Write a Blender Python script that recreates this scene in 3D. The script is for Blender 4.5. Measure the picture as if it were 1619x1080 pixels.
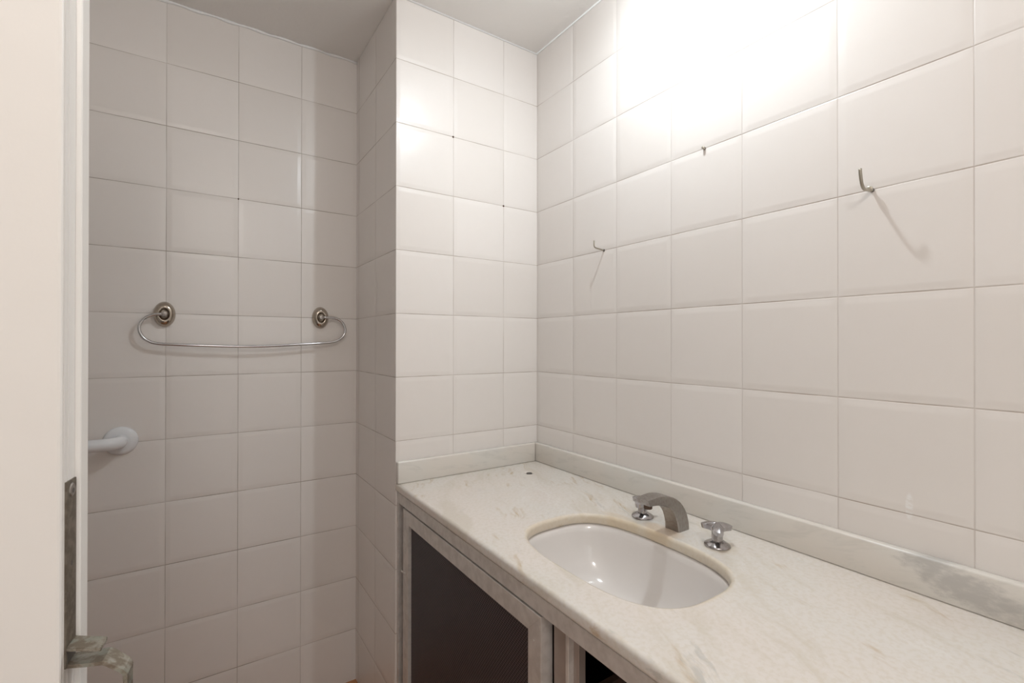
import bpy, bmesh, math, random
from mathutils import Vector, Matrix
random.seed(7)
PI = math.pi
SC = bpy.context.scene
for o in list(bpy.data.objects):
    bpy.data.objects.remove(o)

# ------------------------------------------------------------------ camera
cd = bpy.data.cameras.new('camera')
cam = bpy.data.objects.new('camera', cd)
SC.collection.objects.link(cam)
SC.camera = cam
cd.sensor_fit = 'HORIZONTAL'
cd.sensor_width = 36.0
cd.lens = 749.4 / 1619 * 36.0
cd.clip_start = 0.02
YAW, PITCH, ROLL = 0.5891, 0.0032, 0.0010
fw = Vector((math.sin(YAW) * math.cos(PITCH), math.cos(YAW) * math.cos(PITCH), math.sin(PITCH)))
rt = Vector((math.cos(YAW), -math.sin(YAW), 0))
up = rt.cross(fw)
rt2 = rt * math.cos(ROLL) + up * math.sin(ROLL)
up2 = -rt * math.sin(ROLL) + up * math.cos(ROLL)
m3 = Matrix((rt2, up2, -fw)).transposed()
cam.matrix_world = Matrix.Translation((-1.0700, -1.4328, 1.3038)) @ m3.to_4x4()

# ------------------------------------------------------------------ world, lights, exposure
W = bpy.data.worlds.new('world')
SC.world = W
W.use_nodes = True
W.node_tree.nodes['Background'].inputs['Color'].default_value = (1.0, 0.97, 0.93, 1)
W.node_tree.nodes['Background'].inputs['Strength'].default_value = 0.8

def lamp(name, kind, loc, energy, color, **kw):
    l = bpy.data.lights.new(name, kind)
    l.energy = energy
    l.color = color
    for k, v in kw.items():
        setattr(l, k, v)
    o = bpy.data.objects.new(name, l)
    o.location = loc
    SC.collection.objects.link(o)
    return o
# the bulb over the basin
lamp('ceiling_bulb', 'POINT', (-0.295, -0.715, 2.30), 3.9, (0.88, 0.955, 1.0), shadow_soft_size=0.013)
# added disk light at the bulb, aimed down to ease the wall hotspot
lamp('downward_fill', 'AREA', (-0.295, -0.715, 2.32), 2.7, (0.88, 0.955, 1.0), shape='DISK', size=0.032)
# added fill light behind the camera, for the door face and back wall
lamp('entrance_fill', 'POINT', (-1.20, -1.90, 2.20), 10.0, (1.0, 0.965, 0.93), shadow_soft_size=0.12)

SC.view_settings.view_transform = 'Standard'
SC.view_settings.look = 'None'
SC.view_settings.gamma = 1.0
SC.view_settings.exposure = 0.40
SC.view_settings.use_curve_mapping = False

# ------------------------------------------------------------------ materials
class NT:
    """little helper around a material node tree"""
    def __init__(s, name):
        s.m = bpy.data.materials.new(name)
        s.m.use_nodes = True
        s.t = s.m.node_tree
        s.b = s.t.nodes['Principled BSDF']
    def n(s, kind, **kw):
        x = s.t.nodes.new(kind)
        for k, v in kw.items():
            setattr(x, k, v)
        return x
    def put(s, sock, v):
        if isinstance(v, (int, float)):
            sock.default_value = v
        elif isinstance(v, (tuple, list)):
            sock.default_value = tuple(v) if len(v) == len(sock.default_value) else (*v, 1)
        else:
            s.t.links.new(v, sock)
    def math(s, op, a, b=0.0, c=0.0):
        x = s.n('ShaderNodeMath', operation=op)
        for i, v in enumerate((a, b, c)):
            s.put(x.inputs[i], v)
        return x.outputs[0]
    def mix(s, f, a, b, mode='MIX'):
        x = s.n('ShaderNodeMix', data_type='RGBA', blend_type=mode)
        s.put(x.inputs['Factor'], f)
        s.put(x.inputs[6], a)
        s.put(x.inputs[7], b)
        return x.outputs[2]
    def smooth(s, v, a, b, lo=0.0, hi=1.0):
        x = s.n('ShaderNodeMapRange', interpolation_type='SMOOTHSTEP')
        s.put(x.inputs[0], v)
        for i, q in enumerate((a, b, lo, hi)):
            s.put(x.inputs[i + 1], q)
        return x.outputs[0]
    def noise(s, vec, scale, detail=3.0, rough=0.55, dist=0.0):
        x = s.n('ShaderNodeTexNoise')
        if vec is not None:
            s.put(x.inputs['Vector'], vec)
        s.put(x.inputs['Scale'], scale)
        s.put(x.inputs['Detail'], detail)
        s.put(x.inputs['Roughness'], rough)
        s.put(x.inputs['Distortion'], dist)
        return x.outputs['Fac']
    def pos(s):
        return s.n('ShaderNodeNewGeometry').outputs['Position']
    def obj(s):
        return s.n('ShaderNodeTexCoord').outputs['Object']
    def sep(s, v):
        x = s.n('ShaderNodeSeparateXYZ')
        s.put(x.inputs[0], v)
        return x.outputs
    def comb(s, a, b, c):
        x = s.n('ShaderNodeCombineXYZ')
        for i, v in enumerate((a, b, c)):
            s.put(x.inputs[i], v)
        return x.outputs[0]
    def map(s, vec, scale=(1, 1, 1), rot=(0, 0, 0), loc=(0, 0, 0)):
        x = s.n('ShaderNodeMapping')
        s.put(x.inputs['Vector'], vec)
        x.inputs['Scale'].default_value = scale
        x.inputs['Rotation'].default_value = rot
        x.inputs['Location'].default_value = loc
        return x.outputs[0]
    def bump(s, h, dist=1.0, strength=1.0):
        x = s.n('ShaderNodeBump')
        x.inputs['Strength'].default_value = strength
        x.inputs['Distance'].default_value = dist
        s.put(x.inputs['Height'], h)
        s.put(s.b.inputs['Normal'], x.outputs[0])
    def set(s, **kw):
        for k, v in kw.items():
            s.put(s.b.inputs[k.replace('_', ' ')], v)
        return s.m

TILE = 0.2
def tile_mat(name, axis, offu, grout=(0.42, 0.35, 0.29), spot=None, gvert=0.7):
    t = NT(name)
    p = t.sep(t.pos())
    u = t.math('DIVIDE', t.math('SUBTRACT', p[axis], offu), TILE)
    v = t.math('DIVIDE', t.math('SUBTRACT', p[2], 0.9962), TILE)
    iu, iv = t.math('FLOOR', u), t.math('FLOOR', v)
    fu, fv = t.math('SUBTRACT', u, iu), t.math('SUBTRACT', v, iv)
    def edge(f):
        return t.math('MULTIPLY', t.math('MINIMUM', f, t.math('SUBTRACT', 1.0, f)), TILE)
    eu, ev = edge(fu), edge(fv)
    e = t.math('MINIMUM', eu, ev)
    gv = t.smooth(ev, 0.0004, 0.0014, 1.0, 0.0)
    gu = t.smooth(eu, 0.0004, 0.0013, gvert, 0.0)
    wn = t.n('ShaderNodeTexWhiteNoise', noise_dimensions='3D')
    t.put(wn.inputs['Vector'], t.comb(iu, iv, float(axis) + 3.3))
    r = t.sep(wn.outputs['Color'])
    # pressed border of every tile: a low field that rises 18 mm in from the joint
    hu, hv = t.smooth(eu, 0.0, 0.017), t.smooth(ev, 0.0, 0.017)
    rise = t.math('MULTIPLY', t.math('MULTIPLY', hu, hv), 0.0011)
    du, dv = t.smooth(eu, 0.0, 0.0022), t.smooth(ev, 0.0, 0.0022)
    joint = t.math('MULTIPLY', t.math('MINIMUM', du, dv), 0.0005)
    tilt = t.math('ADD', t.math('MULTIPLY', t.math('MULTIPLY', t.math('SUBTRACT', r[0], 0.5), fu), 0.0022),
                  t.math('MULTIPLY', t.math('MULTIPLY', t.math('SUBTRACT', r[1], 0.5), fv), 0.0022))
    wav = t.math('MULTIPLY', t.noise(t.pos(), 9.0, 2.0), 0.0010)
    h = t.math('ADD', t.math('ADD', rise, joint), t.math('ADD', tilt, wav))
    base = t.mix(r[2], (0.775, 0.733, 0.700), (0.815, 0.776, 0.747))
    base = t.mix(t.math('MULTIPLY', t.noise(t.pos(), 30.0, 4.0), 0.15), base, (0.72, 0.67, 0.61))
    if spot:      # smear of filler left on a tile
        q = t.n('ShaderNodeVectorMath', operation='SUBTRACT')
        t.put(q.inputs[0], t.pos()); q.inputs[1].default_value = spot
        s3 = t.sep(q.outputs[0])
        dd = t.math('ADD', t.math('POWER', t.math('DIVIDE', s3[1], 0.007), 2.0), t.math('POWER', t.math('DIVIDE', s3[2], 0.028), 2.0))
        k = t.math('MULTIPLY', t.smooth(dd, 0.2, 1.0, 0.75, 0.0), t.smooth(t.noise(t.map(t.pos(), (60, 60, 160)), 1.0), 0.35, 0.6))
        base = t.mix(k, base, (0.9, 0.9, 0.9))
    # joints are dirtier in some stretches than in others
    gn = t.smooth(t.noise(t.pos(), 6.0, 3.0), 0.35, 0.65, 0.35, 1.0)
    g = t.math('MULTIPLY', t.math('MAXIMUM', gv, gu), gn)
    col = t.mix(g, base, grout)
    rough = t.math('ADD', t.math('MULTIPLY', g, 0.4), 0.30)
    t.bump(h)
    return t.set(Base_Color=col, Roughness=rough, Coat_Weight=0.0)

M = {}
M['tile_sink'] = tile_mat('tile_sink_wall', 1, -0.2062, grout=(0.44, 0.36, 0.31), gvert=0.45, spot=(0.0, -1.120, 1.010))
M['tile_pier'] = tile_mat('tile_pier_front', 0, -0.1495)
M['tile_pier_side'] = tile_mat('tile_pier_side', 1, 0.1998, grout=(0.33, 0.27, 0.22))
M['tile_back'] = tile_mat('tile_back_wall', 0, -0.7481, grout=(0.33, 0.27, 0.22))
M['tile_left'] = tile_mat('tile_left_wall', 1, 0.0)

t = NT('ceiling_paint')
t.bump(t.noise(t.pos(), 60.0, 3.0), 0.0006)
M['ceiling'] = t.set(Base_Color=(0.88, 0.86, 0.835), Roughness=0.8)
t = NT('floor_tile')
p = t.sep(t.pos())
def fe(a):
    f = t.math('FRACT', t.math('DIVIDE', a, 0.3))
    return t.math('MULTIPLY', t.math('MINIMUM', f, t.math('SUBTRACT', 1.0, f)), 0.3)
g = t.smooth(t.math('MINIMUM', fe(p[0]), fe(p[1])), 0.001, 0.0025, 1.0, 0.0)
c = t.mix(t.noise(t.pos(), 5.0, 5.0), (0.42, 0.18, 0.07), (0.54, 0.26, 0.11))
M['floor'] = t.set(Base_Color=t.mix(g, c, (0.25, 0.18, 0.13)), Roughness=0.35)
t = NT('door_paint')
t.bump(t.math('ADD', t.math('MULTIPLY', t.noise(t.pos(), 14.0, 3.0), 1.0), t.math('MULTIPLY', t.noise(t.pos(), 180.0, 2.0), 0.06)), 0.0012)
M['door'] = t.set(Base_Color=(0.81, 0.785, 0.755), Roughness=0.38)
t = NT('caulk')
M['caulk'] = t.set(Base_Color=(0.86, 0.86, 0.86), Roughness=0.7)

# veined white marble; streaks run at a slant across the slab
t = NT('marble')
P = t.pos()
warp = t.noise(P, 4.0, 3.0)
rot = t.map(P, (1, 1, 1), (0, 0, math.radians(25)))
q = t.sep(rot)
st = t.comb(t.math('ADD', q[0], t.math('MULTIPLY', warp, 0.12)), t.math('MULTIPLY', q[1], 0.22), q[2])
n1 = t.noise(st, 14.0, 6.0, 0.62, 0.4)
n2 = t.noise(st, 34.0, 5.0, 0.6)
n3 = t.noise(P, 3.0, 3.0)
base = t.mix(t.smooth(n3, 0.35, 0.65), (0.735, 0.705, 0.665), (0.750, 0.690, 0.640))
base = t.mix(t.math('MULTIPLY', t.smooth(n1, 0.50, 0.66), 0.42), base, (0.60, 0.54, 0.44))
base = t.mix(t.math('MULTIPLY', t.smooth(n1, 0.42, 0.30), 0.45), base, (0.82, 0.81, 0.79))
amb = t.math('MULTIPLY', t.smooth(n2, 0.57, 0.72), t.smooth(t.noise(P, 7.0, 2.0), 0.44, 0.60))
base = t.mix(t.math('MULTIPLY', amb, 0.70), base, (0.50, 0.36, 0.20))
gry = t.math('MULTIPLY', t.smooth(t.noise(st, 22.0, 6.0, 0.65), 0.585, 0.67), t.smooth(t.noise(P, 5.0, 2.0), 0.46, 0.60))
base = t.mix(t.math('MULTIPLY', gry, 0.45), base, (0.40, 0.40, 0.38))
fine = t.noise(P, 120.0, 4.0)
base = t.mix(t.math('MULTIPLY', t.smooth(fine, 0.42, 0.66), 0.30), base, (0.62, 0.55, 0.44))
# rust coloured stain round the spout and the rim of the basin hole
s3 = t.sep(P)
def blob(cx, cy, rx, ry):
    d = t.math('ADD', t.math('POWER', t.math('DIVIDE', t.math('SUBTRACT', s3[0], cx), rx), 2.0),
               t.math('POWER', t.math('DIVIDE', t.math('SUBTRACT', s3[1], cy), ry), 2.0))
    return t.smooth(t.math('ADD', d, t.math('MULTIPLY', t.math('SUBTRACT', t.noise(P, 30.0, 3.0), 0.5), 1.2)), 0.3, 1.3, 1.0, 0.0)
base = t.mix(t.math('MULTIPLY', blob(-0.160, -0.705, 0.032, 0.055), 0.38), base, (0.62, 0.40, 0.20))
base = t.mix(t.math('MULTIPLY', blob(-0.186, -0.60, 0.022, 0.06), 0.30), base, (0.62, 0.44, 0.22))
ex = t.math('POWER', t.math('DIVIDE', t.math('ABSOLUTE', t.math('SUBTRACT', s3[0], -0.3255)), 0.143), 3.0)
ey = t.math('POWER', t.math('DIVIDE', t.math('ABSOLUTE', t.math('SUBTRACT', s3[1], -0.725)), 0.215), 3.0)
rim = t.smooth(t.math('ADD', t.math('ADD', ex, ey), t.math('MULTIPLY', t.noise(P, 25.0, 3.0), 0.25)), 1.12, 1.32, 1.0, 0.0)
base = t.mix(t.math('MULTIPLY', rim, 0.42), base, (0.66, 0.53, 0.33))
base = t.mix(t.math('MULTIPLY', blob(-0.130, -0.835, 0.036, 0.036), 0.25), base, (0.55, 0.42, 0.22))
M['marble'] = t.set(Base_Color=base, Roughness=0.22)
# the same stone with a dark grey cloud, used for the upstands
t = NT('marble_upstand')
P = t.pos()
q = t.sep(P)
# x (or y) and z both matter on an upstand: slanting streaks in the y-z plane
al = t.math('ADD', q[1], q[0])
st = t.comb(t.math('ADD', al, t.math('MULTIPLY', q[2], -1.0)), t.math('ADD', t.math('MULTIPLY', q[2], 4.5), t.math('MULTIPLY', al, 1.2)), 0.0)
n1 = t.noise(st, 9.0, 6.0, 0.6, 0.5)
base = t.mix(t.smooth(t.noise(P, 4.0, 2.0), 0.35, 0.65), (0.70, 0.685, 0.645), (0.72, 0.675, 0.62))
base = t.mix(t.math('MULTIPLY', t.smooth(n1, 0.5, 0.7), 0.35), base, (0.52, 0.51, 0.47))
ax = t.math('DIVIDE', t.math('SUBTRACT', q[1], -1.20), 0.085)
az = t.math('DIVIDE', t.math('SUBTRACT', q[2], t.math('ADD', 0.902, t.math('MULTIPLY', t.math('ADD', q[1], 1.20), 0.28))), 0.028)
cl = t.smooth(t.math('ADD', t.math('ADD', t.math('POWER', ax, 2.0), t.math('POWER', az, 2.0)), t.math('MULTIPLY', t.math('SUBTRACT', t.noise(t.map(st, (1.0, 0.45, 1.0)), 26.0, 6.0, 0.65), 0.5), 4.5)), 0.0, 1.6, 1.0, 0.0)
base = t.mix(t.math('MULTIPLY', cl, 0.50), base, (0.32, 0.31, 0.30))
M['marble_up'] = t.set(Base_Color=base, Roughness=0.26)

t = NT('ceramic')
M['ceramic'] = t.set(Base_Color=(0.76, 0.725, 0.70), Roughness=0.10, Coat_Weight=0.4, Coat_Roughness=0.03)
t = NT('worn_chrome')
n = t.noise(t.obj(), 60.0, 4.0)
t.bump(n, 0.0003)
M['chrome'] = t.set(Base_Color=t.mix(t.smooth(n, 0.45, 0.7), (0.46, 0.45, 0.46), (0.36, 0.33, 0.32)), Metallic=1.0, Roughness=t.smooth(n, 0.4, 0.7, 0.12, 0.30))
t = NT('scaled_chrome')
n = t.noise(t.map(t.obj(), (3, 1, 1)), 120.0, 5.0)
t.bump(n, 0.0005)
M['chrome_dull'] = t.set(Base_Color=t.mix(t.smooth(n, 0.4, 0.7), (0.37, 0.35, 0.33), (0.33, 0.295, 0.27)), Metallic=1.0, Roughness=t.smooth(n, 0.4, 0.7, 0.28, 0.5))
t = NT('bronzed_nickel')
n = t.noise(t.obj(), 25.0, 3.0)
M['nickel'] = t.set(Base_Color=t.mix(n, (0.58, 0.54, 0.49), (0.34, 0.28, 0.21)), Metallic=1.0, Roughness=0.16)
t = NT('bar_steel')
M['steel'] = t.set(Base_Color=(0.60, 0.60, 0.61), Metallic=1.0, Roughness=0.2)
t = NT('hook_wire')
M['wire'] = t.set(Base_Color=(0.42, 0.39, 0.33), Metallic=1.0, Roughness=0.35)
t = NT('aluminium')
n = t.noise(t.map(t.pos(), (30, 30, 30)), 2.0, 4.0)
n2 = t.noise(t.pos(), 25.0, 4.0)
M['alu'] = t.set(Base_Color=t.mix(t.smooth(t.math('MULTIPLY', t.math('ADD', n, n2), 0.5), 0.4, 0.62), (0.70, 0.665, 0.63), (0.60, 0.565, 0.53)), Metallic=0.35, Roughness=0.42)
t = NT('aluminium_brown')
n = t.noise(t.pos(), 25.0, 4.0)
M['alu_brown'] = t.set(Base_Color=t.mix(n, (0.46, 0.40, 0.36), (0.36, 0.30, 0.265)), Metallic=0.45, Roughness=0.42)
t = NT('aluminium_channel')
n2 = t.noise(t.pos(), 25.0, 4.0)
M['alu_dark'] = t.set(Base_Color=t.mix(n2, (0.13, 0.115, 0.115), (0.08, 0.07, 0.07)), Metallic=0.6, Roughness=0.5)
# woven plastic screen in the door: rows of short raised strands
t = NT('woven_screen')
p = t.sep(t.pos())
a = t.math('DIVIDE', p[1], 0.0068)
b = t.math('DIVIDE', p[2], 0.0048)
row = t.math('FLOOR', b)
a2 = t.math('FRACT', t.math('ADD', a, t.math('MULTIPLY', row, 0.5)))
b2 = t.math('FRACT', b)
sa = t.math('SINE', t.math('MULTIPLY', a2, PI))
sb = t.math('SINE', t.math('MULTIPLY', b2, PI))
k = t.math('MULTIPLY', t.smooth(sa, 0.35, 0.9), t.smooth(sb, 0.3, 0.9))
t.bump(k, 0.0012)
c = t.mix(k, (0.006, 0.004, 0.005), (0.120, 0.088, 0.112))
M['screen'] = t.set(Base_Color=c, Roughness=0.45)
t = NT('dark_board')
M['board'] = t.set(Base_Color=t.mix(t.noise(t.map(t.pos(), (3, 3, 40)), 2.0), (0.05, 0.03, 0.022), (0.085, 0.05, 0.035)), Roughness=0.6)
t = NT('white_plastic')
M['white_plastic'] = t.set(Base_Color=(0.80, 0.81, 0.83), Roughness=0.22)
t = NT('dark_plug')
M['dark'] = t.set(Base_Color=(0.10, 0.09, 0.08), Roughness=0.6)
t = NT('rust')
M['rust'] = t.set(Base_Color=(0.10, 0.06, 0.04), Roughness=0.8)
# corroded brass with pale green bloom
t = NT('corroded_brass')
n = t.noise(t.pos(), 110.0, 5.0, 0.6)
n2 = t.noise(t.pos(), 55.0, 3.0)
c = t.mix(t.smooth(n, 0.4, 0.62), (0.20, 0.165, 0.125), (0.36, 0.34, 0.29))
c = t.mix(t.math('MULTIPLY', t.smooth(n2, 0.52, 0.66), 0.45), c, (0.23, 0.27, 0.22))
t.bump(n, 0.0006)
M['brass'] = t.set(Base_Color=c, Metallic=0.55, Roughness=0.5)
t = NT('corroded_plate')
n = t.noise(t.pos(), 120.0, 5.0, 0.6)
t.bump(n, 0.0004)
M['plate'] = t.set(Base_Color=t.mix(t.smooth(n, 0.4, 0.65), (0.13, 0.105, 0.078), (0.20, 0.17, 0.135)), Metallic=0.5, Roughness=0.5)

# ------------------------------------------------------------------ geometry helpers
def link(name, bm, mats, parent=None, smooth=False):
    bmesh.ops.recalc_face_normals(bm, faces=bm.faces)
    me = bpy.data.meshes.new(name)
    bm.to_mesh(me)
    bm.free()
    for m in (mats if isinstance(mats, (list, tuple)) else [mats]):
        me.materials.append(m)
    if smooth:
        for f in me.polygons:
            f.use_smooth = True
    o = bpy.data.objects.new(name, me)
    SC.collection.objects.link(o)
    if parent:
        o.parent = parent
        o.matrix_parent_inverse = parent.matrix_basis.inverted()
    return o

def tag(o, label, cat, group=None):
    o['label'] = label
    o['category'] = cat
    if group:
        o['group'] = group
    return o

def thing(name, label, cat, loc, group=None):
    o = bpy.data.objects.new(name, None)
    o.empty_display_size = 0.03
    o.location = loc
    SC.collection.objects.link(o)
    return tag(o, label, cat, group)

def struct(o):
    o['kind'] = 'structure'
    return o

def box(bm, a, b, bev=0.0, seg=2, mat=0):
    x0, x1 = sorted((a[0], b[0])); y0, y1 = sorted((a[1], b[1])); z0, z1 = sorted((a[2], b[2]))
    vs = [bm.verts.new((x, y, z)) for x in (x0, x1) for y in (y0, y1) for z in (z0, z1)]
    fs = [bm.faces.new([vs[i] for i in q]) for q in ((0, 1, 3, 2), (4, 6, 7, 5), (0, 4, 5, 1), (2, 3, 7, 6), (0, 2, 6, 4), (1, 5, 7, 3))]
    for f in fs:
        f.material_index = mat
    if bev:
        es = list({e for f in fs for e in f.edges})
        bmesh.ops.bevel(bm, geom=es, offset=bev, segments=seg, profile=0.5, affect='EDGES')

def prism(bm, pts, vec):
    """closed polygon (3-D points) swept by vec"""
    vec = Vector(vec)
    a = [bm.verts.new(p) for p in pts]
    b = [bm.verts.new(Vector(p) + vec) for p in pts]
    bm.faces.new(a)
    bm.faces.new(list(reversed(b)))
    n = len(pts)
    for i in range(n):
        bm.faces.new((a[i], b[i], b[(i + 1) % n], a[(i + 1) % n]))

def tube(bm, pts, r, seg=14, caps=True):
    pts = [Vector(p) for p in pts]
    rs = r if isinstance(r, (list, tuple)) else [r] * len(pts)
    d0 = (pts[1] - pts[0]).normalized()
    ref = Vector((0, 0, 1)) if abs(d0.z) < 0.9 else Vector((1, 0, 0))
    u = d0.cross(ref).normalized()
    rings = []
    for i, p in enumerate(pts):
        d = (pts[min(i + 1, len(pts) - 1)] - pts[max(i - 1, 0)]).normalized()
        u = (u - d * u.dot(d)).normalized()
        v = d.cross(u)
        rings.append([bm.verts.new(p + (u * math.cos(2 * PI * k / seg) + v * math.sin(2 * PI * k / seg)) * rs[i]) for k in range(seg)])
    for a, b in zip(rings, rings[1:]):
        for k in range(seg):
            bm.faces.new((a[k], a[(k + 1) % seg], b[(k + 1) % seg], b[k]))
    if caps:
        bm.faces.new(rings[0])
        bm.faces.new(list(reversed(rings[-1])))

def smooth_path(ctrl, n=8):
    """Catmull-Rom through the control points"""
    c = [Vector(p) for p in ctrl]
    c = [c[0] * 2 - c[1]] + c + [c[-1] * 2 - c[-2]]
    out = []
    for i in range(1, len(c) - 2):
        for k in range(n):
            s = k / n
            out.append(0.5 * ((2 * c[i]) + (c[i + 1] - c[i - 1]) * s + (2 * c[i - 1] - 5 * c[i] + 4 * c[i + 1] - c[i + 2]) * s * s
                              + (3 * c[i] - c[i - 1] - 3 * c[i + 1] + c[i + 2]) * s ** 3))
    out.append(c[-2])
    return out

def lathe(bm, prof, org, axis='Z', seg=40, sx=1.0, sy=1.0):
    """prof = (radius, height) pairs; axis Z up, or -Y out of the back wall"""
    org = Vector(org)
    rings = []
    for r, h in prof:
        ring = []
        for k in range(seg):
            a = 2 * PI * k / seg
            x, y = r * math.cos(a) * sx, r * math.sin(a) * sy
            if axis == 'Z':
                v = Vector((x, y, h))
            elif axis == '-Y':
                v = Vector((x, -h, y))
            else:
                v = Vector((-h, x, y))
            ring.append(bm.verts.new(org + v))
        rings.append(ring)
    for a, b in zip(rings, rings[1:]):
        for k in range(seg):
            bm.faces.new((a[k], a[(k + 1) % seg], b[(k + 1) % seg], b[k]))
    bm.faces.new(rings[0])
    bm.faces.new(list(reversed(rings[-1])))

def autosmooth(o, deg=35):
    for f in o.data.polygons:
        f.use_smooth = True
    bm = bmesh.new()
    bm.from_mesh(o.data)
    for e in bm.edges:
        if len(e.link_faces) == 2 and e.calc_face_angle() > math.radians(deg):
            e.smooth = False
    bm.to_mesh(o.data)
    bm.free()
    return o

# ------------------------------------------------------------------ the room
XP, YB = -0.5495, 0.4361       # pier corner, back wall
XL, YF, ZC = -1.95, -2.15, 2.396
T = 0.10
def room_box(name, a, b, m):
    bm = bmesh.new(); box(bm, a, b)
    return struct(link(name, bm, m))
room_box('floor', (XL - T, YF - T, -0.1), (T, YB + T, 0), M['floor'])
room_box('ceiling', (XL - T, YF - T, ZC), (T, YB + T, ZC + 0.1), M['ceiling'])
room_box('wall_right', (0, YF - T, 0), (T, YB + T, ZC), M['tile_sink'])
room_box('wall_back', (XL - T, YB, 0), (XP, YB + T, ZC), M['tile_back'])
room_box('wall_left', (XL - T, YF - T, 0), (XL, YB, ZC), M['tile_left'])
bm = bmesh.new()
box(bm, (XP, 0, 0), (0, YB + T, ZC), 0.0015, 2)
o = struct(link('wall_pier', bm, [M['tile_pier'], M['tile_pier_side']]))
for f in o.data.polygons:
    f.material_index = 1 if f.normal.x < -0.9 else 0
# unseen wall behind the camera; doorway opening added to let world light in
bm = bmesh.new()
box(bm, (XL, YF - T, 0), (-1.50, YF, ZC))
box(bm, (-0.70, YF - T, 0), (0, YF, ZC))
box(bm, (-1.50, YF - T, 2.10), (-0.70, YF, ZC))
struct(link('wall_front', bm, M['tile_left']))
# bead of filler where the back wall meets the ceiling
bm = bmesh.new()
pts = [Vector((x, YB - 0.001, ZC - 0.003 + 0.0015 * math.sin(x * 60))) for x in [XL + (XP - XL) * i / 60 for i in range(61)]]
tube(bm, pts, [0.0045 + 0.0012 * math.sin(i * 1.7) for i in range(61)], 8)
struct(link('trim_1', bm, M['caulk'], smooth=True))
bm = bmesh.new()
tube(bm, [(XP, -0.0005, ZC - 0.002), (-0.0005, -0.0005, ZC - 0.002), (-0.0005, YF, ZC - 0.002)], 0.0035, 8)
struct(link('trim_2', bm, M['caulk'], smooth=True))

# ------------------------------------------------------------------ door standing ajar, free edge towards the camera
A = Vector((-1.1534, -0.9500, 0))
ang = math.radians(9)
E_ = Vector((math.sin(ang), math.cos(ang), 0))          # through the thickness of the leaf
N_ = Vector((math.cos(ang), -math.sin(ang), 0))         # out of the free edge
def dp(s, n, z):
    return A + E_ * s + N_ * n + Vector((0, 0, z))
LW = 0.79
prof = [(0.0018, -LW), (0.0, -LW + 0.002), (0.0, -0.0022), (0.0006, -0.0007), (0.002, 0.0),
        (0.0038, 0.0), (0.0046, -0.0012), (0.0056, 0.0), (0.0110, 0.0), (0.0118, -0.0009), (0.0128, 0.0),
        (0.0245, 0.0), (0.0256, -0.0006), (0.0264, 0.0026), (0.0276, 0.0032), (0.0415, 0.0030), (0.043, 0.0016), (0.043, -LW)]
bm = bmesh.new()
prism(bm, [dp(s, n, 0.012) for s, n in prof], (0, 0, 2.088))
door = struct(link('door_1', bm, M['door']))
ps0, ps1 = 0.0068, 0.0243
bm = bmesh.new()
prism(bm, [dp(ps0, -0.0004, 1.197), dp(ps1, -0.0004, 1.197), dp(ps1, 0.0012, 1.197), dp(ps0, 0.0012, 1.197)], (0, 0, -0.142))
fp = link('lock_faceplate', bm, M['plate'], door); fp['label'] = 'corroded dark metal lock plate'
def edge_disc(name, s, z, r, h0, h1, m, parent):
    bm = bmesh.new()
    tube(bm, [dp(s, h0, z), dp(s, h1, z)], r, 24)
    return link(name, bm, m, parent)
bm = bmesh.new()
tube(bm, [dp(0.0165, 0.0010, 1.189), dp(0.0165, 0.0019, 1.189)], [0.0058, 0.0044], 24)
sc = link('screw', bm, M['chrome_dull'], fp)
bm = bmesh.new()
tube(bm, [dp(0.0165, 0.0018, 1.1885), dp(0.0165, 0.00205, 1.1885)], 0.0019, 12)
link('screw_slot', bm, M['dark'], sc)
edge_disc('screw_hole', 0.0165, 1.132, 0.0019, 0.001, 0.00135, M['dark'], fp)
bm = bmesh.new()
prism(bm, [dp(0.0085, 0.001, 1.0685), dp(0.0235, 0.001, 1.0685), dp(0.0235, 0.0014, 1.0685), dp(0.0085, 0.0014, 1.0685)], (0, 0, -0.0105))
link('bolt_opening', bm, M['dark'], fp)
# upper tongue: a flat bolt with a slanted nose
bm = bmesh.new()
z1 = 1.0705
prism(bm, [dp(0.0075, 0.000, z1 - 0.0026), dp(0.0260, 0.000, z1 - 0.0026), dp(0.0130, 0.0245, z1 - 0.0026), dp(-0.0035, 0.0250, z1 - 0.0026)], (0, 0, 0.0028))
bmesh.ops.bevel(bm, geom=bm.edges[:], offset=0.0005, segments=2, affect='EDGES')
link('latch_bolt', bm, M['brass'], door)['label'] = 'flat greenish metal latch bolt'
# lower lever: a strip bent twice, ending in a drop
def strip(bm, path, s0, s1, th):
    """path of (n, z); width runs along the leaf thickness"""
    k = len(path)
    L, R = [], []
    for i, (n, z) in enumerate(path):
        a = Vector(path[max(i - 1, 0)]); b = Vector(path[min(i + 1, k - 1)])
        d = (b - a).normalized()
        nn = Vector((-d.y, d.x)) * th * 0.5
        L.append((n + nn.x, z + nn.y)); R.append((n - nn.x, z - nn.y))
    ring = L + list(reversed(R))
    ringA = [bm.verts.new(dp(s0[min(i, 2 * k - 1 - i)], n, z)) for i, (n, z) in enumerate(ring)]
    ringB = [bm.verts.new(dp(s1[min(i, 2 * k - 1 - i)], n, z)) for i, (n, z) in enumerate(ring)]
    m = len(ring)
    for i in range(m):
        bm.faces.new((ringA[i], ringB[i], ringB[(i + 1) % m], ringA[(i + 1) % m]))
    for i in range(k - 1):
        bm.faces.new((ringA[i], ringA[i + 1], ringA[m - 2 - i], ringA[m - 1 - i]))
        bm.faces.new((ringB[i], ringB[m - 1 - i], ringB[m - 2 - i], ringB[i + 1]))
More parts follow.
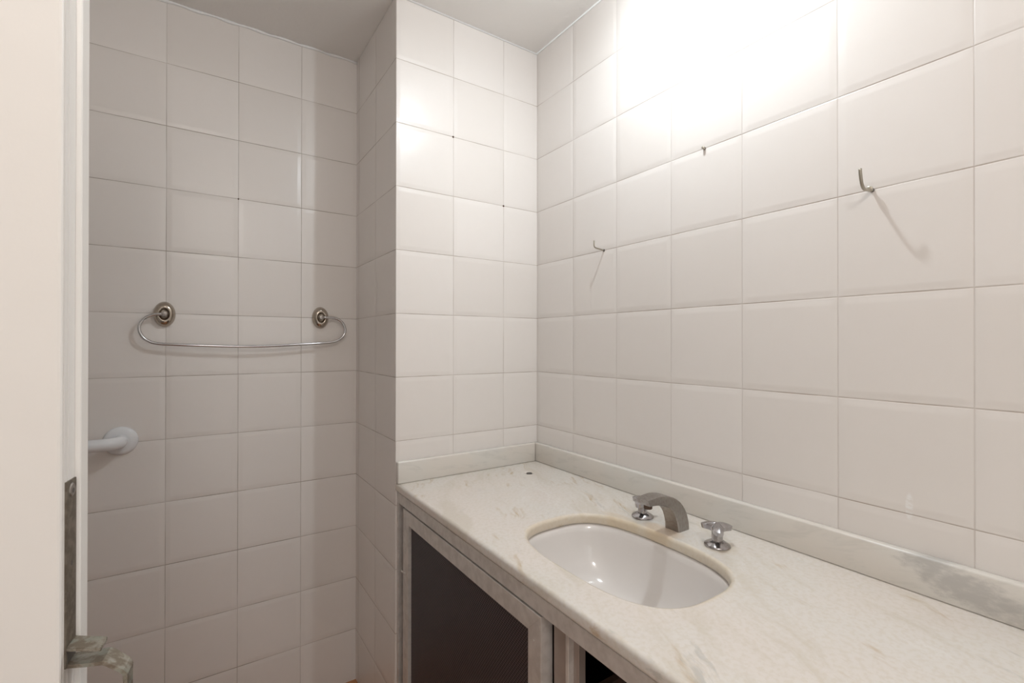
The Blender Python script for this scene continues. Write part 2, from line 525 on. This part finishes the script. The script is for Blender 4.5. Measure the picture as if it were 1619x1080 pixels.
path = [(0.000, 1.0560), (0.012, 1.0552), (0.0235, 1.0548), (0.0260, 1.0535), (0.0360, 1.0450), (0.0378, 1.0415), (0.0378, 1.015), (0.036, 1.000)]
s0 = [0.0085, 0.006, 0.004, 0.004, 0.004, 0.004, 0.005, 0.006]
s1 = [0.0245, 0.0245, 0.0235, 0.023, 0.021, 0.020, 0.018, 0.017]
bm = bmesh.new(); strip(bm, path, s0, s1, 0.0028)
bmesh.ops.bevel(bm, geom=[e for e in bm.edges if len(e.link_faces) == 2 and e.calc_face_angle() > 1.2], offset=0.0005, segments=2, affect='EDGES')
link('lever_handle', bm, M['brass'], door)['label'] = 'bent greenish metal lever'

# ------------------------------------------------------------------ countertop with basin hole
ZT, TH = 0.866, 0.026
BC = Vector((-0.3255, -0.7250))
HX, HY = 0.1430, 0.2150
XFRONT, YEND = -0.5490, -1.95
def sup(t_, hx, hy, n=3.0):
    c, s = math.cos(t_), math.sin(t_)
    return hx * math.copysign(abs(c) ** (2 / n), c), hy * math.copysign(abs(s) ** (2 / n), s)
def poly_curve(name, loops, bev, ext):
    cu = bpy.data.curves.new(name, 'CURVE')
    cu.dimensions = '2D'; cu.fill_mode = 'BOTH'
    for lp in loops:
        sp = cu.splines.new('POLY')
        sp.points.add(len(lp) - 1)
        for i, (x, y) in enumerate(lp):
            sp.points[i].co = (x, y, 0, 1)
        sp.use_cyclic_u = True
    cu.extrude = ext; cu.bevel_depth = bev; cu.bevel_resolution = 3; cu.offset = -bev
    o = bpy.data.objects.new(name, cu)
    SC.collection.objects.link(o)
    dg = bpy.context.evaluated_depsgraph_get()
    me = bpy.data.meshes.new_from_object(o.evaluated_get(dg))
    bpy.data.objects.remove(o)
    return me
ctr = thing('countertop', 'long veined white marble countertop with raised back edges over the aluminium cabinet', 'countertop', (-0.27, -0.97, ZT - TH))
# straight run of the front edge, subdivided so the tessellation stays tidy
outer = [(XFRONT, -0.001)] + [(XFRONT, -0.001 + (YEND + 0.001) * i / 12) for i in range(1, 13)] + [(-0.001, YEND), (-0.001, -0.001)]
inner = [(BC.x + a, BC.y + b) for a, b in [sup(2 * PI * k / 96, HX, HY) for k in range(96)]]
hole = [(-0.1335 + 0.0098 * math.cos(2 * PI * k / 24), -0.137 + 0.0095 * math.sin(2 * PI * k / 24)) for k in range(24)]
me = poly_curve('slab', [outer, inner, hole], 0.008, TH / 2 - 0.008)
me.materials.clear(); me.materials.append(M['marble'])
for v in me.vertices:
    v.co.z += ZT - TH / 2
bm = bmesh.new(); bm.from_mesh(me)
bmesh.ops.remove_doubles(bm, verts=bm.verts, dist=1e-5)
slab = autosmooth(link('slab', bm, M['marble'], ctr), 40)
for f in slab.data.polygons:
    if abs(f.normal.z) > 0.9995:
        f.use_smooth = False
bm = bmesh.new(); tube(bm, [(-0.1335, -0.137, ZT - 0.012), (-0.1335, -0.137, ZT - 0.0008), (-0.1335, -0.137, ZT + 0.0004)], [0.0094, 0.0100, 0.0092], 24)
link('hole_cap', bm, M['dark'], ctr)
bm = bmesh.new(); box(bm, (XP + 0.0005, -0.0005, ZT), (-0.0205, -0.0200, 0.9342), 0.004, 3)
autosmooth(link('upstand', bm, M['marble_up'], ctr))
bm = bmesh.new(); box(bm, (-0.0005, -0.0005, ZT), (-0.0200, YEND, 0.9342), 0.004, 3)
autosmooth(link('upstand', bm, M['marble_up'], ctr))

# ------------------------------------------------------------------ sink basin (undermount)
sb = thing('sink_basin', 'white ceramic undermount basin set into the marble top in front of the faucet', 'sink', (BC.x, BC.y, 0.70))
bm = bmesh.new()
prof = [(1.09, 0.0), (1.035, 0.0), (1.005, -0.003), (0.985, -0.018), (0.955, -0.045), (0.905, -0.075), (0.82, -0.102), (0.68, -0.122), (0.50, -0.134), (0.30, -0.141), (0.12, -0.145)]
N = 96
top = ZT - TH + 0.0002
def bring(s, dz, k):
    n = 3.0 if s > 0.8 else 2.2 + 0.8 * s / 0.8
    x, y = sup(2 * PI * k / N, HX * s, HY * (s if s > 0.7 else s), n)
    if s < 0.2:
        x, y = 0.022 * math.cos(2 * PI * k / N), 0.022 * math.sin(2 * PI * k / N)
    # the floor of the bowl leans towards the faucet side
    return Vector((BC.x + x + 0.03 * (1 - s), BC.y + y, top + dz))
rings = [[bm.verts.new(bring(s, dz, k)) for k in range(N)] for s, dz in prof]
for a, b in zip(rings, rings[1:]):
    for k in range(N):
        bm.faces.new((a[k], b[k], b[(k + 1) % N], a[(k + 1) % N]))
o = link('bowl', bm, M['ceramic'], sb, smooth=True)
md = o.modifiers.new('thick', 'SOLIDIFY'); md.thickness = 0.008; md.offset = -1 if True else 1
bm = bmesh.new()
dz = top - 0.145
lathe(bm, [(0.024, 0), (0.0235, 0.002), (0.020, 0.003), (0.016, 0.001), (0.004, 0.0005)], (BC.x + 0.03 * 0.88, BC.y, dz))
link('drain', bm, M['chrome'], sb, smooth=True)

# ------------------------------------------------------------------ faucet
fa = thing('faucet_spout', 'square arched chrome spout with dull scale, between the two tap handles', 'faucet', (-0.121, -0.717, ZT))
under = smooth_path([(-0.1410, 0, 0.8662), (-0.1435, 0, 0.884), (-0.1525, 0, 0.9080), (-0.1670, 0, 0.9245), (-0.1860, 0, 0.9345), (-0.2100, 0, 0.9405), (-0.2360, 0, 0.9425)], 5)
over = smooth_path([(-0.1015, 0, 0.8662), (-0.1040, 0, 0.888), (-0.1150, 0, 0.9140), (-0.1360, 0, 0.9370), (-0.1670, 0, 0.9530), (-0.2040, 0, 0.9600), (-0.2450, 0, 0.9580)], 5)
bm = bmesh.new()
rg = []
K = len(under)
for i in range(K):
    f = i / (K - 1)
    hw = 0.0200 - 0.0035 * f
    cr = 0.0018
    a, b = under[i], over[i]
    rg.append([bm.verts.new(Vector((q.x, -0.717 + w_, q.z))) for q, w_ in
               ((a, -hw + cr), (a, hw - cr), (a.lerp(b, 0.06), hw), (a.lerp(b, 0.94), hw), (b, hw - cr), (b, -hw + cr), (a.lerp(b, 0.94), -hw), (a.lerp(b, 0.06), -hw))])
for a, b in zip(rg, rg[1:]):
    for k in range(8):
        bm.faces.new((a[k], a[(k + 1) % 8], b[(k + 1) % 8], b[k]))
bm.faces.new(rg[0]); bm.faces.new(list(reversed(rg[-1])))
autosmooth(link('spout', bm, M['chrome_dull'], fa), 30)
bm = bmesh.new(); lathe(bm, [(0.0085, 0), (0.0095, 0.001), (0.0095, 0.008), (0.0085, 0.0105)], (-0.224, -0.717, 0.9325), seg=24)
autosmooth(link('aerator', bm, M['rust'], fa)); 

def tap(x, y, rot, label):
    r0 = thing('tap_handle', label, 'tap handle', (x, y, ZT), 'chrome tap handles beside the spout')
    bm = bmesh.new()
    lathe(bm, [(0.0265, 0.0), (0.0272, 0.0015), (0.0265, 0.0035), (0.0240, 0.0055), (0.0190, 0.0085), (0.0150, 0.0110), (0.0125, 0.0118)], (x, y, ZT + 0.0002))
    autosmooth(link('flange', bm, M['chrome'], r0), 50)
    bm = bmesh.new()
    lathe(bm, [(0.0114, 0.010), (0.0114, 0.036), (0.0105, 0.039)], (x, y, ZT))
    autosmooth(link('stem', bm, M['chrome'], r0), 50)
    # three winged head: arms arch down and flare a little at their ends
    bm = bmesh.new()
    nA, nR = 72, 9
    zt = ZT + 0.0510
    def rad(a):
        c = 0.5 + 0.5 * math.cos(3 * a)
        return 0.0140 + 0.0220 * c ** 1.4
    topv = [bm.verts.new((x, y, zt))]
    tr, br = [], []
    for j in range(1, nR + 1):
        ringt, ringb = [], []
        for k in range(nA):
            a = 2 * PI * k / nA
            R = rad(a); f = j / nR
            rr = R * f
            ca, sa = math.cos(a + rot), math.sin(a + rot)
            ridge = 0.5 + 0.5 * math.cos(3 * a)
            zz = zt - 8.0 * rr * rr - (1 - ridge) * 0.0075 * f ** 1.5
            ringt.append(bm.verts.new((x + rr * ca, y + rr * sa, zz)))
            ringb.append(bm.verts.new((x + rr * 0.93 * ca, y + rr * 0.93 * sa, min(zz - 0.0095, zt - 0.012))))
        tr.append(ringt); br.append(ringb)
    for k in range(nA):
        bm.faces.new((topv[0], tr[0][k], tr[0][(k + 1) % nA]))
    for a_, b_ in zip(tr, tr[1:]):
        for k in range(nA):
            bm.faces.new((a_[k], b_[k], b_[(k + 1) % nA], a_[(k + 1) % nA]))
    for k in range(nA):
        bm.faces.new((tr[-1][k], br[-1][k], br[-1][(k + 1) % nA], tr[-1][(k + 1) % nA]))
    for a_, b_ in zip(br, br[1:]):
        for k in range(nA):
            bm.faces.new((a_[k], a_[(k + 1) % nA], b_[(k + 1) % nA], b_[k]))
    bm.faces.new(br[0])
    autosmooth(link('lever', bm, M['chrome'], r0), 38)
tap(-0.1305, -0.6207, math.radians(80), 'chrome winged tap handle on the marble, partly behind the spout, nearer the pier')
tap(-0.1308, -0.8266, math.radians(100), 'chrome winged tap handle standing clear on the marble, right of the spout')

# ------------------------------------------------------------------ vanity cabinet
XC = -0.5450
cab = thing('vanity_cabinet', 'aluminium framed vanity cabinet with a dark woven door under the marble top', 'cabinet', (XC, -0.97, 0.0))
def cb(name, a, b, m, parent=None, bev=0.0008, label=None):
    bm = bmesh.new(); box(bm, a, b, bev, 1)
    o = link(name, bm, m, parent or cab)
    if label: o['label'] = label
    return o
cb('top_rail', (XC, -0.001, 0.8075), (XC + 0.02, YEND, ZT - TH - 0.0005), M['alu'])
cb('post', (XC, -0.001, 0.0), (XC + 0.02, -0.0140, 0.807), M['alu'])
cb('channel', (XC + 0.016, -0.0140, 0.0), (XC + 0.030, -0.0550, 0.807), M['alu_dark'])
# door with mitred frame
D0, D1, DZ0, DZ1 = -0.0556, -0.7430, 0.14, 0.8030
SW = 0.0400
xd0, xd1 = XC - 0.0005, XC + 0.0275
dr = bmesh.new()
box(dr, (xd0 + 0.0105, D0 - SW + 0.006, DZ0 + SW - 0.006), (xd0 + 0.0135, D1 + SW - 0.006, DZ1 - SW + 0.006))
door_o = link('door', dr, M['screen'], cab); door_o['label'] = 'dark woven screen door panel'
def member(name, y0, z0, y1, z1, iy0, iz0, iy1, iz1):
    bm = bmesh.new()
    prism(bm, [(xd0, y0, z0), (xd0, y1, z1), (xd0, iy1, iz1), (xd0, iy0, iz0)], (xd1 - xd0, 0, 0))
    bmesh.ops.bevel(bm, geom=bm.edges[:], offset=0.0006, segments=1, affect='EDGES')
    return link(name, bm, M['alu'], door_o)
iy0, iy1, iz0, iz1 = D0 - SW, D1 + SW, DZ0 + SW, DZ1 - SW
member('door_rail', D0, DZ1, D1, DZ1, iy0, iz1, iy1, iz1)
member('door_rail', D0, DZ0, D1, DZ0, iy0, iz0, iy1, iz0)
member('door_stile', D0, DZ0, D0, DZ1, iy0, iz0, iy0, iz1)
member('door_stile', D1, DZ0, D1, DZ1, iy1, iz0, iy1, iz1)
bm = bmesh.new()
tube(bm, [(XC - 0.001, D0 + 0.010, 0.610), (XC - 0.003, D0 + 0.002, 0.612), (XC - 0.003, D0 - 0.020, 0.617)], 0.0028, 10)
link('hinge_pin', bm, M['alu'], door_o)
bm = bmesh.new(); tube(bm, [(xd0 - 0.0012, D1 + 0.022, DZ1 - 0.052), (xd0 + 0.001, D1 + 0.022, DZ1 - 0.052)], 0.0020, 12)
link('rivet', bm, M['alu'], door_o)
bm = bmesh.new(); tube(bm, [(XC + 0.0145, -0.034, 0.772), (XC + 0.0165, -0.034, 0.772)], 0.0022, 12)
link('rivet', bm, M['alu'], cab)
# middle post: a two step profile, flat face, raised lip and a return into the open bay
cb('post', (XC + 0.0200, -0.7555, 0.0), (XC + 0.045, -0.7900, 0.807), M['alu_brown'])
cb('post_lip', (XC + 0.0180, -0.7900, 0.0), (XC + 0.045, -0.7985, 0.807), M['alu'])
cb('post_return', (XC + 0.0300, -0.7985, 0.0), (XC + 0.046, -0.8120, 0.807), M['alu_brown'])
cb('post', (XC, -1.48, 0.0), (XC + 0.03, -1.53, 0.807), M['alu'])
cb('bottom_rail', (XC + 0.001, -0.016, 0.09), (XC + 0.02, YEND, 0.135), M['alu'])
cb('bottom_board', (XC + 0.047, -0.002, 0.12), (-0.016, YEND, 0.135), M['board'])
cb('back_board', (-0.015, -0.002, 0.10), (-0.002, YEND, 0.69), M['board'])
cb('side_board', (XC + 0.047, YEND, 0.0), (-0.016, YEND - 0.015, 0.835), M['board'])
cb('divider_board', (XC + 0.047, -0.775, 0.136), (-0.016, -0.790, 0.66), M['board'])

# ------------------------------------------------------------------ towel bar on the back wall
tb = thing('towel_bar', 'sagging chrome towel bar with two oval nickel mounts on the back wall', 'towel bar', (-0.916, YB, 1.394))
knobs = []
for kx, kz in ((-1.1515, 1.3940), (-0.6825, 1.3970)):
    bm = bmesh.new()
    prof = [(1.0, 0.0), (1.0, 0.003), (0.985, 0.006), (0.95, 0.0095), (0.89, 0.0135), (0.81, 0.0170), (0.71, 0.0197), (0.60, 0.0213), (0.51, 0.0216), (0.45, 0.0205), (0.41, 0.0175), (0.39, 0.013), (0.30, 0.0125)]
    lathe(bm, [(r, h) for r, h in prof], (kx, YB - 0.0003, kz), '-Y', 48, 0.0290, 0.0400)
    mt = link('mount', bm, M['nickel'], tb, smooth=True)
    mt['label'] = 'domed oval nickel mount'
    bm = bmesh.new()
    lathe(bm, [(0.0088, 0.010), (0.0088, 0.030), (0.0075, 0.0325), (0.003, 0.0335)], (kx, YB, kz), '-Y', 24)
    autosmooth(link('mount_cap', bm, M['chrome_dull'], mt), 50)
yb = YB - 0.027
ctrl = [(-1.1575, 1.3935), (-1.176, 1.391), (-1.197, 1.381), (-1.2105, 1.363), (-1.2130, 1.343), (-1.205, 1.322), (-1.189, 1.308), (-1.166, 1.3005), (-1.12, 1.2975), (-1.05, 1.2945), (-0.95, 1.2915), (-0.87, 1.2920), (-0.78, 1.2965), (-0.69, 1.3020),
        (-0.648, 1.306), (-0.622, 1.315), (-0.604, 1.332), (-0.5985, 1.352), (-0.605, 1.374), (-0.620, 1.389), (-0.642, 1.3965), (-0.6765, 1.3972)]
pts = smooth_path([(x, yb - 0.010 * math.sin(PI * min(1, max(0, (x + 1.2) / 0.6))), z) for x, z in ctrl], 6)
bm = bmesh.new(); tube(bm, pts, 0.0046, 12)
link('bar', bm, M['steel'], tb, smooth=True)

# ------------------------------------------------------------------ grab bar
gb = thing('grab_bar', 'white tubular grab bar with round wall flange, beside the door edge', 'grab bar', (-1.2585, YB, 1.004))
bm = bmesh.new()
lathe(bm, [(0.043, 0.0), (0.043, 0.004), (0.041, 0.0075), (0.034, 0.0105), (0.024, 0.0115)], (-1.2585, YB - 0.0003, 1.004), '-Y', 40)
autosmooth(link('flange', bm, M['white_plastic'], gb), 50)
bm = bmesh.new()
arc = [Vector((-1.2585, YB - 0.008, 1.004)), Vector((-1.2585, YB - 0.020, 1.004))]
for k in range(0, 11):
    a = k / 10 * PI / 2
    arc.append(Vector((-1.2585 - 0.032 * (1 - math.cos(a)), YB - 0.026 - 0.032 * math.sin(a), 1.004)))
arc.append(Vector((-1.328, YB - 0.058, 1.004)))
tube(bm, arc, 0.0185, 24)
autosmooth(link('elbow', bm, M['white_plastic'], gb), 50)
bm = bmesh.new(); tube(bm, [(-1.322, YB - 0.058, 1.004), (-1.80, YB - 0.058, 1.004)], 0.0163, 24)
autosmooth(link('tube', bm, M['white_plastic'], gb), 50)
bm = bmesh.new()
arc = [Vector((-1.78, YB - 0.058, 1.004))]
for k in range(11):
    a = k / 10 * PI / 2
    arc.append(Vector((-1.80 - 0.032 * math.sin(a), YB - 0.026 - 0.032 * math.cos(a), 1.004)))
arc.append(Vector((-1.832, YB - 0.003, 1.004)))
tube(bm, arc, 0.0185, 24)
autosmooth(link('elbow', bm, M['white_plastic'], gb), 50)
bm = bmesh.new()
lathe(bm, [(0.043, 0.0), (0.043, 0.004), (0.041, 0.0075), (0.034, 0.0105), (0.024, 0.0115)], (-1.832, YB - 0.0003, 1.004), '-Y', 40)
autosmooth(link('flange', bm, M['white_plastic'], gb), 50)

# ------------------------------------------------------------------ hooks and plugs in the tile joints
def hook(y, z, path, r, label, collar=False):
    h = thing('wall_hook', label, 'hook', (0, y, z), 'wire hooks screwed into the tile joints')
    bm = bmesh.new()
    tube(bm, smooth_path([(x, y + dy, z + dz) for x, dy, dz in path], 5), r, 10)
    w_ = link('wire', bm, M['wire'], h, smooth=True)
    bm = bmesh.new()
    lathe(bm, [(0.0038, 0.0002), (0.0038, 0.002), (0.002, 0.003)], (0, y, z), '-X', 16)
    link('plug', bm, M['dark'], h)
    if collar:
        bm = bmesh.new()
        lathe(bm, [(0.0030, 0.010), (0.0052, 0.011), (0.0052, 0.016), (0.0030, 0.017)], (0, y, z), '-X', 16)
        autosmooth(link('collar', bm, M['wire'], h), 40)
hook(-0.353, 1.596, [(-0.0005, 0, 0), (-0.020, 0, 0.002), (-0.036, 0, 0.004), (-0.0425, 0, 0.009), (-0.0428, 0, 0.026)], 0.0022,
     'thin wire hook on the tiled sink wall, leftmost and nearest the corner')
hook(-1.0645, 1.595, [(-0.0005, 0, 0), (-0.020, 0, -0.003), (-0.037, 0, -0.004), (-0.047, 0, 0.003), (-0.052, 0, 0.016), (-0.0545, 0, 0.030)], 0.0029,
     'thick bent metal hook on the tiled sink wall, rightmost of the hooks', True)
hook(-0.7077, 1.7962, [(-0.0005, 0, 0), (-0.003, 0, 0.0004), (-0.006, 0, 0.0008), (-0.008, 0, 0.0012)], 0.0036,
     'short dark broken hook stub on the tiled sink wall, highest of the hooks')
def plug(loc, r, label):
    bm = bmesh.new()
    lathe(bm, [(r, 0.0001), (r * 0.9, 0.0012), (r * 0.4, 0.0016)], loc, '-Y', 14)
    tag(link('wall_plug', bm, M['rust']), label, 'wall plug', 'small plugs in the tile joints')
plug((-0.3511, 0, 1.9962), 0.0036, 'small dark plug in the joint high on the bright pier face')
plug((-0.1500, 0, 1.7962), 0.0036, 'small dark plug in the joint of the pier face, nearer the inner corner')
plug((-0.9483, YB, 1.7962), 0.0026, 'small dark plug in a joint of the back wall above the towel bar')
